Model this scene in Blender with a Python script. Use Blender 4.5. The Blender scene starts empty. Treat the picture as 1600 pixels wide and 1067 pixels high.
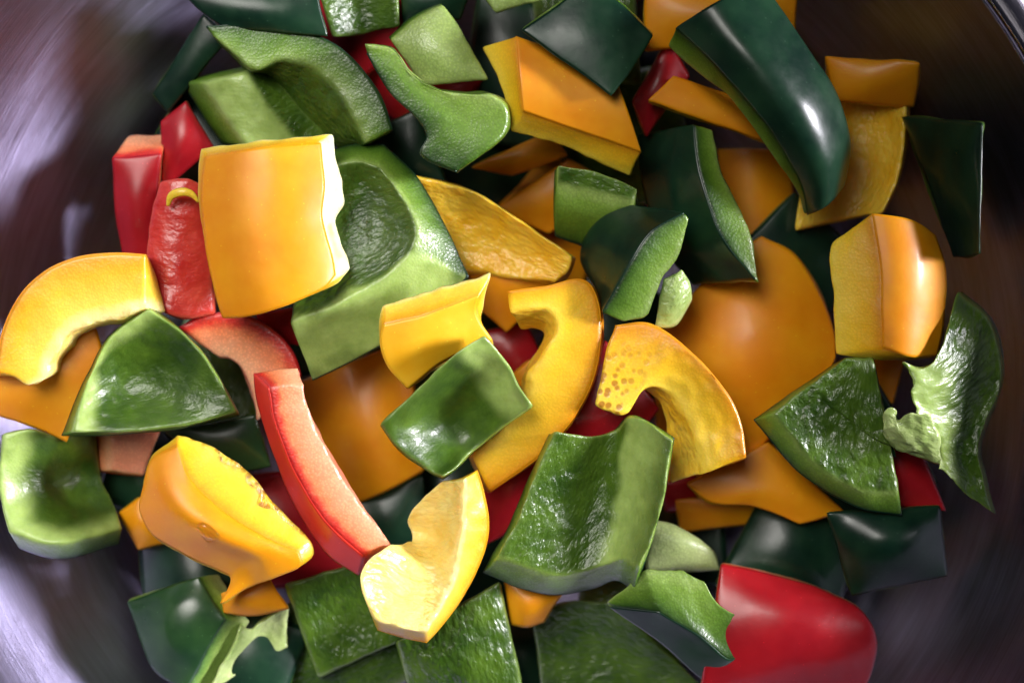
import bpy, math, random
import numpy as np
random.seed(7)
C = bpy.context.scene.collection
SC = bpy.context.scene

# ------------------------------------------------------------------ scale
S = 0.00016            # metres per unit used in the piece tables (about 0.16 mm)
CAM = 2600.0           # camera height over the top of the pile, same unit
ZTOP = 0.0             # world height of the pile's reference plane

def at(p):
    """table coordinates (x, y, height) -> world metres"""
    p = np.asarray(p, float)
    k = (CAM - p[..., 2]) / CAM
    return np.stack([(p[..., 0] - 800) * k * S, -(p[..., 1] - 533.5) * k * S, p[..., 2] * S + ZTOP], -1)

# ------------------------------------------------------------------ camera
cam = bpy.data.cameras.new('camera')
cam.sensor_width = 36
cam.lens = 36 * CAM / 1600.0
cam.clip_start = 0.02
cam.clip_end = 20
cam.dof.use_dof = True
cam.dof.focus_distance = (CAM - 45) * S
cam.dof.aperture_fstop = 6.3
co = bpy.data.objects.new('camera', cam)
co.location = (0, 0, CAM * S)
C.objects.link(co)
SC.camera = co

# ------------------------------------------------------------------ world and lamps
w = bpy.data.worlds.new('World'); SC.world = w; w.use_nodes = True
wb = w.node_tree.nodes['Background']
wb.inputs[0].default_value = (0.26, 0.32, 0.56, 1); wb.inputs[1].default_value = 0.03

def area(name, loc, target, size, power, col, sy=None):
    l = bpy.data.lights.new(name, 'AREA'); l.energy = power; l.color = col
    l.size = size
    if sy: l.shape = 'RECTANGLE'; l.size_y = sy
    o = bpy.data.objects.new(name, l); o.location = loc
    from mathutils import Vector
    d = Vector(target) - Vector(loc)
    o.rotation_euler = d.to_track_quat('-Z', 'Y').to_euler()
    C.objects.link(o); return o
area('room_light', (-0.16, 0.09, 0.29), (-0.070, -0.038, 0), 0.32, 0.36, (1.0, 0.96, 0.90)).data.spread = math.radians(46)
area('window_light', (0.38, 0.05, 0.175), (-0.17, -0.02, -0.02), 0.28, 0.44, (0.96, 0.92, 1.0), 0.18).data.spread = math.radians(17)
SC.view_settings.view_transform = 'Standard'
SC.view_settings.look = 'None'
SC.view_settings.exposure = -0.2
SC.view_settings.gamma = 1.0

# ------------------------------------------------------------------ materials
def mat(name):
    m = bpy.data.materials.new(name); m.use_nodes = True
    nt = m.node_tree; b = nt.nodes['Principled BSDF']
    return m, nt, b
def nd(nt, t, **kw):
    n = nt.nodes.new(t)
    for k, v in kw.items():
        if k in n.inputs.keys() if isinstance(k, str) else False: n.inputs[k].default_value = v
        else: setattr(n, k, v)
    return n
def ramp(nt, stops, inp):
    r = nt.nodes.new('ShaderNodeValToRGB')
    while len(r.color_ramp.elements) < len(stops): r.color_ramp.elements.new(0.5)
    for e, (p, c) in zip(r.color_ramp.elements, stops):
        e.position = p; e.color = (c if len(c) == 4 else (*c, 1))
    nt.links.new(inp, r.inputs[0]); return r.outputs[0]
def mixc(nt, fac, a, b):
    m = nt.nodes.new('ShaderNodeMix'); m.data_type = 'RGBA'
    for s, v in ((m.inputs[0], fac), (m.inputs[6], a), (m.inputs[7], b)):
        if hasattr(v, 'is_linked'): nt.links.new(v, s)
        elif isinstance(v, tuple): s.default_value = (*v, 1) if len(v) == 3 else v
        else: s.default_value = v
    return m.outputs[2]
def math_(nt, op, a, b=None, c=None):
    m = nt.nodes.new('ShaderNodeMath'); m.operation = op
    for i, v in enumerate((a, b, c)):
        if v is None: continue
        if hasattr(v, 'is_linked'): nt.links.new(v, m.inputs[i])
        else: m.inputs[i].default_value = v
    return m.outputs[0]
def noise(nt, vec, scale, detail=3, rough=.5):
    n = nt.nodes.new('ShaderNodeTexNoise'); n.inputs['Scale'].default_value = scale
    n.inputs['Detail'].default_value = detail; n.inputs['Roughness'].default_value = rough
    if vec is not None: nt.links.new(vec, n.inputs['Vector'])
    return n.outputs['Fac']

def flesh_mat(name, stops, inner_a, inner_b, sss, radius, wet=0.5, bump=1.0, grain=1.0):
    m, nt, b = mat(name)
    L = nt.links.new
    uv = nt.nodes.new('ShaderNodeUVMap').outputs[0]
    tc = nt.nodes.new('ShaderNodeTexCoord').outputs['Object']
    dep = nt.nodes.new('ShaderNodeAttribute'); dep.attribute_name = 'depth'
    inn = nt.nodes.new('ShaderNodeAttribute'); inn.attribute_name = 'inner'
    # depth under the skin, wavering a little
    n1 = noise(nt, tc, 260, 4, .6)
    d = math_(nt, 'ADD', dep.outputs['Fac'], math_(nt, 'MULTIPLY', math_(nt, 'SUBTRACT', n1, .5), .30 * grain))
    cut = ramp(nt, stops, d)
    # fine cell speckle on the cut face
    v0 = nt.nodes.new('ShaderNodeTexVoronoi'); v0.inputs['Scale'].default_value = 1500; L(tc, v0.inputs['Vector'])
    sp = nt.nodes.new('ShaderNodeMapRange'); L(v0.outputs['Distance'], sp.inputs[0])
    sp.inputs[1].default_value = .1; sp.inputs[2].default_value = .6; sp.inputs[3].default_value = 1 + .10 * grain; sp.inputs[4].default_value = 1 - .14 * grain
    mm = nt.nodes.new('ShaderNodeMix'); mm.data_type = 'RGBA'; mm.blend_type = 'MULTIPLY'; mm.inputs[0].default_value = 1
    L(cut, mm.inputs[6]); L(sp.outputs[0], mm.inputs[7])
    n2 = noise(nt, tc, 90, 5, .62)
    inr = ramp(nt, [(.35, inner_a), (.66, inner_b)], n2)
    rb = nt.nodes.new('ShaderNodeAttribute'); rb.attribute_name = 'rib'
    ribc = ramp(nt, [(.3, tuple(.35 * a + .65 * b for a, b in zip(stops[-2][1], stops[-1][1]))), (.7, tuple(min(.95, x * 1.2) for x in stops[-1][1]))], n1)
    base = mixc(nt, rb.outputs['Fac'], mixc(nt, inn.outputs['Fac'], mm.outputs[2], inr), ribc)
    ca = nt.nodes.new('ShaderNodeAttribute'); ca.attribute_name = 'calm'
    # spongy pores where the attribute asks for them
    po = nt.nodes.new('ShaderNodeAttribute'); po.attribute_name = 'pores'
    vp = nt.nodes.new('ShaderNodeTexVoronoi'); vp.inputs['Scale'].default_value = 500; vp.inputs['Randomness'].default_value = .9
    L(tc, vp.inputs['Vector'])
    hole = nt.nodes.new('ShaderNodeMapRange'); L(vp.outputs['Distance'], hole.inputs[0])
    hole.inputs[1].default_value = .30; hole.inputs[2].default_value = .50; hole.inputs[3].default_value = 1; hole.inputs[4].default_value = 0
    hf = math_(nt, 'MULTIPLY', hole.outputs[0], po.outputs['Fac'])
    L(mixc(nt, math_(nt, 'MULTIPLY', hf, .75), base, tuple(x * f for x, f in zip(inner_a, (.42, .22, .5)))), b.inputs['Base Color'])
    innb = math_(nt, 'MULTIPLY', math_(nt, 'MULTIPLY', inn.outputs['Fac'], math_(nt, 'MULTIPLY_ADD', rb.outputs['Fac'], -.75, 1.0)), math_(nt, 'SUBTRACT', 1.0, ca.outputs['Fac']))
    b.inputs['Subsurface Weight'].default_value = sss
    b.inputs['Subsurface Radius'].default_value = radius
    b.inputs['Subsurface Scale'].default_value = 0.0022
    # wet inner wall: long swollen cells, sharp gloss;  cut face: fine grain
    mp = nt.nodes.new('ShaderNodeMapping'); mp.inputs['Scale'].default_value = (8.5, 15, 1)
    L(uv, mp.inputs[0])
    wn = nt.nodes.new('ShaderNodeTexNoise'); wn.inputs['Scale'].default_value = 1.2; wn.inputs['Detail'].default_value = 2
    L(mp.outputs[0], wn.inputs['Vector'])
    wv = nt.nodes.new('ShaderNodeVectorMath'); wv.operation = 'MULTIPLY_ADD'
    L(wn.outputs['Color'], wv.inputs[0]); wv.inputs[1].default_value = (1.0, 1.0, 0); L(mp.outputs[0], wv.inputs[2])
    vo = nt.nodes.new('ShaderNodeTexVoronoi'); vo.feature = 'SMOOTH_F1'; vo.inputs['Scale'].default_value = 1.0
    vo.inputs['Smoothness'].default_value = .5
    L(wv.outputs[0], vo.inputs['Vector'])
    hi = math_(nt, 'ADD', math_(nt, 'MULTIPLY', vo.outputs['Distance'], -1.0), math_(nt, 'MULTIPLY', noise(nt, mp.outputs[0], 2.4, 3), .5))
    hc = math_(nt, 'MULTIPLY', math_(nt, 'ADD', v0.outputs['Distance'], math_(nt, 'MULTIPLY', noise(nt, tc, 700, 4, .65), 1.6)), .5)
    b1 = nt.nodes.new('ShaderNodeBump'); b1.inputs['Distance'].default_value = .0008
    L(hi, b1.inputs['Height']); L(math_(nt, 'MULTIPLY', innb, .56 * bump), b1.inputs['Strength'])
    b2 = nt.nodes.new('ShaderNodeBump'); b2.inputs['Distance'].default_value = .00035
    L(math_(nt, 'SUBTRACT', hc, math_(nt, 'MULTIPLY', hf, 2.0)), b2.inputs['Height']); L(b1.outputs[0], b2.inputs['Normal'])
    L(math_(nt, 'MULTIPLY_ADD', inn.outputs['Fac'], -.18 * grain, .36 * grain), b2.inputs['Strength'])
    L(b2.outputs[0], b.inputs['Normal'])
    L(math_(nt, 'MULTIPLY_ADD', innb, -.09, math_(nt, 'MULTIPLY_ADD', n1, .25, .30)), b.inputs['Roughness'])
    b.inputs['Coat Weight'].default_value = wet * .5
    b.inputs['Coat Roughness'].default_value = .12
    L(b2.outputs[0], b.inputs['Coat Normal'])
    return m

def skin_mat(name, ca, cb, rough, sss=0, radius=(1, .3, .1), coat=.5):
    m, nt, b = mat(name); L = nt.links.new
    tc = nt.nodes.new('ShaderNodeTexCoord').outputs['Object']
    n1 = noise(nt, tc, 70, 4, .55)
    col = ramp(nt, [(.35, ca), (.68, cb)], n1)
    # pale pin-prick specks, a few scuffs
    v = nt.nodes.new('ShaderNodeTexVoronoi'); v.inputs['Scale'].default_value = 420; L(tc, v.inputs['Vector'])
    sp = math_(nt, 'MULTIPLY', math_(nt, 'LESS_THAN', v.outputs['Distance'], .075), .35)
    L(mixc(nt, sp, col, tuple(min(1, x * 2.2 + .03) for x in cb)), b.inputs['Base Color'])
    n2 = noise(nt, tc, 260, 4, .6)
    L(math_(nt, 'MULTIPLY_ADD', n2, .22, rough - .09), b.inputs['Roughness'])
    bp = nt.nodes.new('ShaderNodeBump'); bp.inputs['Distance'].default_value = .0006; bp.inputs['Strength'].default_value = .22
    L(math_(nt, 'ADD', noise(nt, tc, 120, 3), math_(nt, 'MULTIPLY', noise(nt, tc, 900, 3), .10)), bp.inputs['Height'])
    L(bp.outputs[0], b.inputs['Normal'])
    b.inputs['Specular IOR Level'].default_value = .36
    b.inputs['Coat Weight'].default_value = coat; b.inputs['Coat Roughness'].default_value = .16
    if sss:
        b.inputs['Subsurface Weight'].default_value = sss
        b.inputs['Subsurface Radius'].default_value = radius; b.inputs['Subsurface Scale'].default_value = .0012
    return m

FL = {
 'g': flesh_mat('green_flesh', [(0, (.010, .038, .005)), (.14, (.034, .092, .006)), (.42, (.088, .185, .013)), (.75, (.16, .28, .032)), (1, (.32, .44, .12))],
                (.024, .066, .004), (.080, .155, .012), .35, (.7, 1.0, .2), .5, .75),
 'w': flesh_mat('pale_green_flesh', [(0, (.03, .09, .012)), (.10, (.12, .26, .035)), (.3, (.26, .40, .08)), (1, (.48, .58, .24))],
                (.24, .36, .08), (.48, .58, .24), .35, (.8, 1.0, .5), .3, .6),
 'y': flesh_mat('yellow_flesh', [(0, (.72, .27, .004)), (.22, (.84, .45, .008)), (.6, (.90, .58, .022)), (1, (.92, .66, .07))],
                (.86, .46, .010), (.92, .64, .07), .4, (1.0, .55, .12), .6, .8, .5),
 'd': flesh_mat('wet_red_flesh', [(0, (.40, .008, .01)), (.3, (.60, .03, .02)), (1, (.75, .15, .08))],
                (.46, .012, .012), (.66, .06, .04), .3, (1.0, .3, .2), .6, .35),
 'yw': flesh_mat('pale_yellow_flesh', [(0, (.78, .33, .004)), (.3, (.86, .48, .012)), (.75, (.91, .66, .07)), (1, (.95, .87, .46))],
                (.90, .58, .04), (.95, .80, .24), .4, (1.0, .6, .2), .5, .9, .5),
 'r': flesh_mat('red_flesh', [(0, (.52, .012, .01)), (.14, (.66, .04, .02)), (.30, (.84, .24, .09)), (1, (.90, .50, .28))],
                (.62, .05, .03), (.82, .25, .15), .4, (1.0, .3, .2), .6, .8),
}
SK = {
 'g': skin_mat('green_skin', (.003, .017, .010), (.012, .044, .020), .30, coat=.14),
 'w': skin_mat('green_skin_light', (.010, .040, .014), (.03, .085, .022), .30, coat=.5),
 'y': skin_mat('yellow_skin', (.74, .25, .002), (.82, .34, .005), .44, .35, (1.0, .5, .1), .12),
 'yl': skin_mat('lemon_skin', (.84, .40, .008), (.90, .52, .03), .40, .4, (1.0, .6, .2), .2),
 'rl': skin_mat('bright_red_skin', (.58, .022, .014), (.68, .04, .022), .34, .25, (1.0, .15, .08), .25),
 'r': skin_mat('red_skin', (.30, .006, .012), (.42, .010, .016), .34, .2, (1.0, .1, .05), .2),
}

# ------------------------------------------------------------------ numpy noise
_rng = np.random.RandomState(11)
_tab = _rng.rand(32, 32, 32)
def vnoise(p):
    i = np.floor(p).astype(int); f = p - i; f = f * f * (3 - 2 * f)
    r = 0
    for a in (0, 1):
        for b in (0, 1):
            for c in (0, 1):
                wgt = (f[:, 0] if a else 1 - f[:, 0]) * (f[:, 1] if b else 1 - f[:, 1]) * (f[:, 2] if c else 1 - f[:, 2])
                r = r + wgt * _tab[(i[:, 0] + a) % 32, (i[:, 1] + b) % 32, (i[:, 2] + c) % 32]
    return r * 2 - 1
def fbm(p, n=3):
    r = 0; a = 1
    for k in range(n):
        r = r + a * vnoise(p + 17.3 * k); p = p * 2.03; a *= .5
    return r

# ------------------------------------------------------------------ geometry of a cut piece
def curve(pts, n):
    """n+1 points evenly along a Catmull-Rom curve"""
    P = np.asarray(pts, float)
    if len(P) == 2:
        t = np.linspace(0, 1, n + 1)[:, None]; return P[0] * (1 - t) + P[1] * t
    E = np.vstack([2 * P[0] - P[1], P, 2 * P[-1] - P[-2]])
    out = []
    for k in range(1, len(E) - 2):
        t = np.linspace(0, 1, 24, endpoint=False)[:, None]
        a, b, c, d = E[k - 1], E[k], E[k + 1], E[k + 2]
        out.append(.5 * ((2 * b) + (-a + c) * t + (2 * a - 5 * b + 4 * c - d) * t ** 2 + (-a + 3 * b - 3 * c + d) * t ** 3))
    out.append(P[-1:])
    Q = np.vstack(out)
    s = np.r_[0, np.cumsum(np.linalg.norm(np.diff(Q, axis=0), axis=1))]
    g = np.linspace(0, s[-1], n + 1)
    return np.stack([np.interp(g, s, Q[:, i]) for i in range(3)], -1)

def with_z(a, b, mids):
    """fills in the heights of points given as (x, y)"""
    pts = [a] + list(mids) + [b]
    d = [0]
    for p, q in zip(pts, pts[1:]): d.append(d[-1] + math.hypot(q[0] - p[0], q[1] - p[1]))
    T = d[-1] or 1
    return [tuple(p) if len(p) == 3 else (p[0], p[1], a[2] + (b[2] - a[2]) * d[i] / T) for i, p in enumerate(pts)]

def coons(e_v0, e_v1, e_u0, e_u1):
    n, m = len(e_v0) - 1, len(e_u0) - 1
    u = np.linspace(0, 1, n + 1)[:, None, None]; v = np.linspace(0, 1, m + 1)[None, :, None]
    A = (1 - v) * e_v0[:, None] + v * e_v1[:, None]
    B = (1 - u) * e_u0[None] + u * e_u1[None]
    D = (1 - u) * (1 - v) * e_v0[0] + u * (1 - v) * e_v0[-1] + (1 - u) * v * e_v1[0] + u * v * e_v1[-1]
    return A + B - D

def new_mesh(name, V, F, m, parent, attrs=None, uv=None):
    me = bpy.data.meshes.new(name)
    me.from_pydata(V.tolist(), [], F.tolist() if hasattr(F, 'tolist') else F)
    me.polygons.foreach_set('use_smooth', [True] * len(me.polygons))
    for k, a in (attrs or {}).items():
        t = me.attributes.new(k, 'FLOAT', 'POINT'); t.data.foreach_set('value', np.asarray(a, np.float32))
    if uv is not None:
        l = me.uv_layers.new(name='UVMap'); l.data.foreach_set('uv', np.asarray(uv, np.float32).ravel())
    me.materials.append(m)
    o = bpy.data.objects.new(name, me); C.objects.link(o)
    if parent: o.parent = parent
    return o

def grid_solid(spec):
    """closed curved six-faced solid; returns lattice ids, positions, faces with uv"""
    c = [tuple(map(float, p)) for p in spec['c']]
    off = spec.get('off', (0, 0, -38))
    if isinstance(off, tuple): off = [off] * 4
    b = spec.get('b') or {}
    bt = []
    for i in range(4):
        q = b.get(i + 4)
        if q is None: q = tuple(c[i][k] + off[i][k] for k in range(3))
        elif len(q) == 2: q = (q[0], q[1], c[i][2] + off[i][2])
        bt.append(tuple(map(float, q)))
    cur = spec.get('cur', {})
    step = spec.get('step', 5.0)
    def edge(i, j, key):
        return with_z(c[i], c[j], cur.get(key, []))
    t01, t12, t23, t30 = edge(0, 1, '01'), edge(1, 2, '12'), edge(2, 3, '23'), edge(3, 0, '30')
    ln = lambda P: sum(math.dist(p, q) for p, q in zip(P, P[1:]))
    nu = int(np.clip(max(ln(t01), ln(t23)) / step, 8, 90))
    nv = int(np.clip(max(ln(t12), ln(t30)) / step, 8, 90))
    nw = int(np.clip(max(math.dist(c[i], bt[i]) for i in range(4)) / step, 5, 26))
    E01, E12, E32, E03 = curve(t01, nu), curve(t12, nv), curve(t23, nu)[::-1], curve(t30, nv)[::-1]
    def bedge(i, j, key, top, n):
        if key in cur: return curve(with_z(bt[i], bt[j], cur[key]), n)
        t = np.linspace(0, 1, n + 1)[:, None]
        oi = np.subtract(bt[i], c[i]); oj = np.subtract(bt[j], c[j])
        return top + oi * (1 - t) + oj * t
    E45 = bedge(0, 1, '45', E01, nu); E56 = bedge(1, 2, '56', E12, nv)
    E76 = bedge(2, 3, '67', E32[::-1], nu)[::-1]; E47 = bedge(3, 0, '74', E03[::-1], nv)[::-1]
    ver = []
    for i in range(4):
        ver.append(curve(with_z(c[i], bt[i], cur.get('%d%d' % (i, i + 4), [])), nw))
    P = np.zeros((nu + 1, nv + 1, nw + 1, 3))
    P[:, :, 0] = coons(E01, E32, E03, E12); P[:, :, nw] = coons(E45, E76, E47, E56)
    P[:, 0, :] = coons(E01, E45, ver[0], ver[1]); P[:, nv, :] = coons(E32, E76, ver[3], ver[2])
    P[0, :, :] = coons(E03, E47, ver[0], ver[3]); P[nu, :, :] = coons(E12, E56, ver[1], ver[2])
    u = np.linspace(0, 1, nu + 1)[:, None, None]; v = np.linspace(0, 1, nv + 1)[None, :, None]
    su, sv = np.sin(np.pi * u), np.sin(np.pi * v)
    wk = np.linspace(0, 1, nw + 1)[None, None]
    P[..., 2] += spec.get('bu', 0) * su + spec.get('bv', 0) * sv + spec.get('bd', 0) * su * sv
    P[..., 2] += spec.get('bt', 0) * su ** .6 * sv ** .6 * (1 - wk) + spec.get('bb', 0) * su * sv * wk
    ids = -np.ones((nu + 1, nv + 1, nw + 1), int)
    surf = np.zeros_like(ids, bool)
    surf[0] = surf[nu] = True; surf[:, 0] = surf[:, nv] = True; surf[:, :, 0] = surf[:, :, nw] = True
    ids[surf] = np.arange(surf.sum())
    X = P[surf]
    I, J, K = np.nonzero(surf)
    prm = np.stack([I / nu, J / nv, K / nw], -1)
    faces = {'top': ids[:, :, 0], 'bot': ids[:, :, nw][:, ::-1], 'e01': ids[:, 0, :][:, ::-1], 'e23': ids[:, nv, :],
             'e30': ids[0], 'e12': ids[nu][:, ::-1]}
    return X, prm, faces

OPP = {'top': 'bot', 'bot': 'top', 'e01': 'e23', 'e23': 'e01', 'e30': 'e12', 'e12': 'e30'}
def quads(g):
    return np.stack([g[:-1, :-1], g[1:, :-1], g[1:, 1:], g[:-1, 1:]], -1).reshape(-1, 4)
def vnormals(X, F):
    A = np.cross(X[F[:, 2]] - X[F[:, 0]], X[F[:, 3]] - X[F[:, 1]])
    N = np.zeros_like(X)
    for k in range(4): np.add.at(N, F[:, k], A)
    return N / (np.linalg.norm(N, axis=1, keepdims=True) + 1e-9)

COUNT = [0]; LIFT = {}
WALL_R = [0, 60, 300, 480, 600, 690, 770, 835, 890, 930, 954]
WALL_Z = [-440, -440, -425, -385, -330, -270, -202, -130, -50, 40, 120]
def rest_in_bowl(X):
    """lifts a piece that would sink into the bowl's wall until it rests on it"""
    for _ in range(4):
        Wd = at(X)[:, :2] / S
        r = np.hypot(Wd[:, 0] - BOWL[0], Wd[:, 1] - BOWL[1])
        pen = (np.interp(r, WALL_R, WALL_Z) + 6 - X[:, 2]).max()
        if pen <= 0: break
        X[:, 2] += min(pen, 150)
_b = at(np.array([742., 594., 120.])) / S
BOWL = (_b[0], _b[1])
def piece(col, label, c, skin='bot', group=None, part_of=None, noskin=False, name=None, **kw):
    COUNT[0] += 1; seed = COUNT[0] * 7.31
    spec = dict(kw, c=c)
    dz = kw.get('dz', 0)
    X, prm, faces = grid_solid(spec)
    X[:, 2] += dz
    low = X[:, 2] < -50
    X[low, 2] = -50 + (X[low, 2] + 50) * 1.6
    z0_ = X[0, 2]
    if part_of is None: rest_in_bowl(X); lift_ = X[0, 2] - z0_
    else: X[:, 2] += LIFT.get(part_of.name, 0)
    F = {k: quads(g) for k, g in faces.items()}
    allF = np.vstack([F[k] for k in F])
    vol = np.einsum('ij,ij->i', X[allF[:, 0]], np.cross(X[allF[:, 1]], X[allF[:, 2]]) + np.cross(X[allF[:, 2]], X[allF[:, 3]])).sum()
    # in table space y points down, so the handedness flips once more when it becomes world space
    if vol > 0:
        for k in F: F[k] = F[k][:, ::-1]
        flip = True
    else: flip = False
    allF = np.vstack([F[k] for k in F])
    n = len(X)
    inner = np.zeros(n); inner[np.unique(faces[OPP[skin]])] = 1
    skm = np.zeros(n, bool); skm[np.unique(faces[skin])] = True
    ax = {'top': prm[:, 2], 'bot': 1 - prm[:, 2], 'e01': prm[:, 1], 'e23': 1 - prm[:, 1], 'e30': prm[:, 0], 'e12': 1 - prm[:, 0]}[skin]
    # roughen
    jag = kw.get('jag', 2.0); wob = kw.get('wob', 2.2); bump = kw.get('bump', 1.6)
    q = X + seed
    for k, amp in enumerate((1, 1, .6)):
        X[:, k] += wob * amp * fbm(q / 55 + 31 * k, 2) * np.where(skm, .6, 1)
    sid = np.zeros(n)                                   # edges between cut faces and inner wall are torn a little
    ed = np.zeros(n)
    for k in faces:
        if k != skin: ed[np.unique(faces[k])] += 1
    rim = ((ed >= 2) & ~skm).astype(float) * (.35 + .65 * inner)
    E = np.vstack([allF[:, [0, 1]], allF[:, [1, 2]], allF[:, [2, 3]], allF[:, [3, 0]]])
    deg = np.bincount(E[:, 0], minlength=n).astype(float)
    def avg(a):
        r = np.zeros((n,) + a.shape[1:])
        np.add.at(r, E[:, 0], a[E[:, 1]])
        return r / (deg.reshape((-1,) + (1,) * (a.ndim - 1)))
    rr = rim.copy()
    for _ in range(2): rr = np.maximum(rr, avg(rr) * 1.05)
    for k in range(3):
        X[:, k] += jag * rr * (np.clip(1 - prm[:, 0] * 1.6, .12, 1) if kw.get('jagu') else 1) * (fbm(q / 15 + 50 * k, 2) + .5 * fbm(q / 6 + 9 * k, 1))
    N = vnormals(X, allF)
    if flip: pass
    body = np.where(skm, 0, .45 + .55 * inner)
    X += (-N if False else N) * (bump * body * (fbm(q / 13, 2) + .5 * fbm(q / 40, 1)))[:, None]
    lam = np.where(skm & (ed >= 1), .22, .5)[:, None]
    for _ in range(kw.get('rnd', 3)):
        X = X + lam * (avg(X) - X)
    inn = inner.copy()
    for _ in range(2): inn = avg(inn)
    if kw.get('dry'): inn *= 1 - kw['dry']
    depth = ax
    sst = lambda x: np.clip(x, 0, 1) ** 2 * (3 - 2 * np.clip(x, 0, 1))
    wv = .05 * fbm(q / 45 + 77, 2)
    rib = np.zeros(n)
    for axn, lo, hi, *fade in kw.get('rib', []):       # pale ribs: (axis, where it starts, where it is full, where it fades again)
        q_ = prm[:, 'uvw'.index(axn)] + wv
        r_ = sst((q_ - lo) / (hi - lo))
        if fade: r_ = r_ * (1 - fade[2] * sst((q_ - fade[0]) / (fade[1] - fade[0])))
        rib = np.maximum(rib, r_)
    if not kw.get('ribcut'): rib = rib * np.clip(inn * 1.3, 0, 1)
    por = np.zeros(n)
    if kw.get('pores'):
        axn, lo, hi = kw['pores']; por = sst((prm[:, 'uvw'.index(axn)] + wv - lo) / (hi - lo)) * np.clip(ax * 1.6 - .1, 0, 1)
    W = at(X)
    org = at(np.array([[X[:, 0].mean(), X[:, 1].mean(), X[:, 2].min()]]))[0]
    if part_of is None:
        root = bpy.data.objects.new(name or {'g': 'green', 'w': 'green', 'y': 'yellow', 'r': 'red'}[col] + '_pepper_piece', None)
        root.empty_display_size = .01; root.location = org; C.objects.link(root); LIFT[root.name] = lift_
        root['label'] = label; root['category'] = 'pepper piece'
        root['group'] = group or {'g': 'green', 'w': 'green', 'y': 'yellow', 'r': 'red'}[col] + ' pepper pieces in the bowl'
    else:
        root = part_of; org = np.array(root.location)
    W = W - org
    # uv in centimetre-like units along each face
    ux = 1.0 / 100
    uvs = []
    for k, g in faces.items():
        G = X[g]
        a = np.r_[0, np.cumsum(np.linalg.norm(np.diff(G.mean(1), axis=0), axis=1))] * ux
        bb = np.r_[0, np.cumsum(np.linalg.norm(np.diff(G.mean(0), axis=0), axis=1))] * ux
        U = np.stack(np.meshgrid(a, bb, indexing='ij'), -1) + seed
        if kw.get('turn'): U = U[..., ::-1]
        Q = np.stack([U[:-1, :-1], U[1:, :-1], U[1:, 1:], U[:-1, 1:]], 2).reshape(-1, 4, 2)
        uvs.append(Q[:, ::-1] if flip else Q)
    o = new_mesh('flesh' if part_of is None else (name or 'membrane'), W, allF, FL[kw.get('fm', col)], root, {'depth': depth, 'inner': inn, 'rib': rib, 'pores': por, 'calm': np.full(n, kw.get('calm', 0.))}, np.vstack(uvs))
    if noskin: return root
    # the skin: a thin closed shell just proud of the flesh
    g = faces[skin]
    G = W[g]
    gn = np.zeros_like(G)
    du = np.gradient(G, axis=0); dv = np.gradient(G, axis=1)
    gn = np.cross(du, dv); gn /= np.linalg.norm(gn, axis=-1, keepdims=True) + 1e-12
    # outward?
    if (gn.reshape(-1, 3) * N[g].reshape(-1, 3) * np.array([1, -1, 1])).sum() < 0: gn = -gn
    up, dn = G + gn * (1.7 * S), G - gn * (1.2 * S)
    a, b_ = g.shape
    V = np.vstack([up.reshape(-1, 3), dn.reshape(-1, 3)])
    id0 = np.arange(a * b_).reshape(a, b_); id1 = id0 + a * b_
    fs = [quads(id0), quads(id1)[:, ::-1]]
    for r0, r1 in ((id0[0], id1[0]), (id0[-1][::-1], id1[-1][::-1]), (id0[:, 0][::-1], id1[:, 0][::-1]), (id0[:, -1], id1[:, -1])):
        fs.append(np.stack([r0[1:], r0[:-1], r1[:-1], r1[1:]], -1)[:, ::-1])
    FF = np.vstack(fs)
    ch = np.cross(V[FF[0, 2]] - V[FF[0, 0]], V[FF[0, 3]] - V[FF[0, 1]])
    if np.dot(ch, gn[0, 0]) < 0: FF = FF[:, ::-1]
    new_mesh('skin', V, FF, SK[kw.get('sm', col)], root)
    return root

# ------------------------------------------------------------------ the bowl and what it stands on
def steel(name, tint, rough, scale):
    m, nt, b = mat(name); L = nt.links.new
    b.inputs['Metallic'].default_value = 1
    at_ = nt.nodes.new('ShaderNodeUVMap').outputs[0]
    mp = nt.nodes.new('ShaderNodeMapping'); mp.inputs['Scale'].default_value = (3, scale, 1); L(at_, mp.inputs[0])
    n1 = noise(nt, mp.outputs[0], 1.0, 5, .7)
    mp2 = nt.nodes.new('ShaderNodeMapping'); mp2.inputs['Scale'].default_value = (4, 30, 1); L(at_, mp2.inputs[0])
    n2 = noise(nt, mp2.outputs[0], 1.0, 4, .6)
    L(ramp(nt, [(.3, tuple(x * .5 for x in tint)), (.7, tint)], math_(nt, 'MULTIPLY_ADD', n1, .55, math_(nt, 'MULTIPLY', n2, .45))), b.inputs['Base Color'])
    L(math_(nt, 'MULTIPLY_ADD', n2, .25, rough - .12), b.inputs['Roughness'])
    b.inputs['Anisotropic'].default_value = .75
    tg = nt.nodes.new('ShaderNodeTangent'); tg.direction_type = 'UV_MAP'; tg.uv_map = 'UVMap'
    L(tg.outputs[0], b.inputs['Tangent'])
    bp = nt.nodes.new('ShaderNodeBump'); bp.inputs['Distance'].default_value = .00015; bp.inputs['Strength'].default_value = .5
    L(n1, bp.inputs['Height']); L(bp.outputs[0], b.inputs['Normal'])
    return m
BC = at(np.array([742., 594., 120.])); BC = (BC[0], BC[1])
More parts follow.
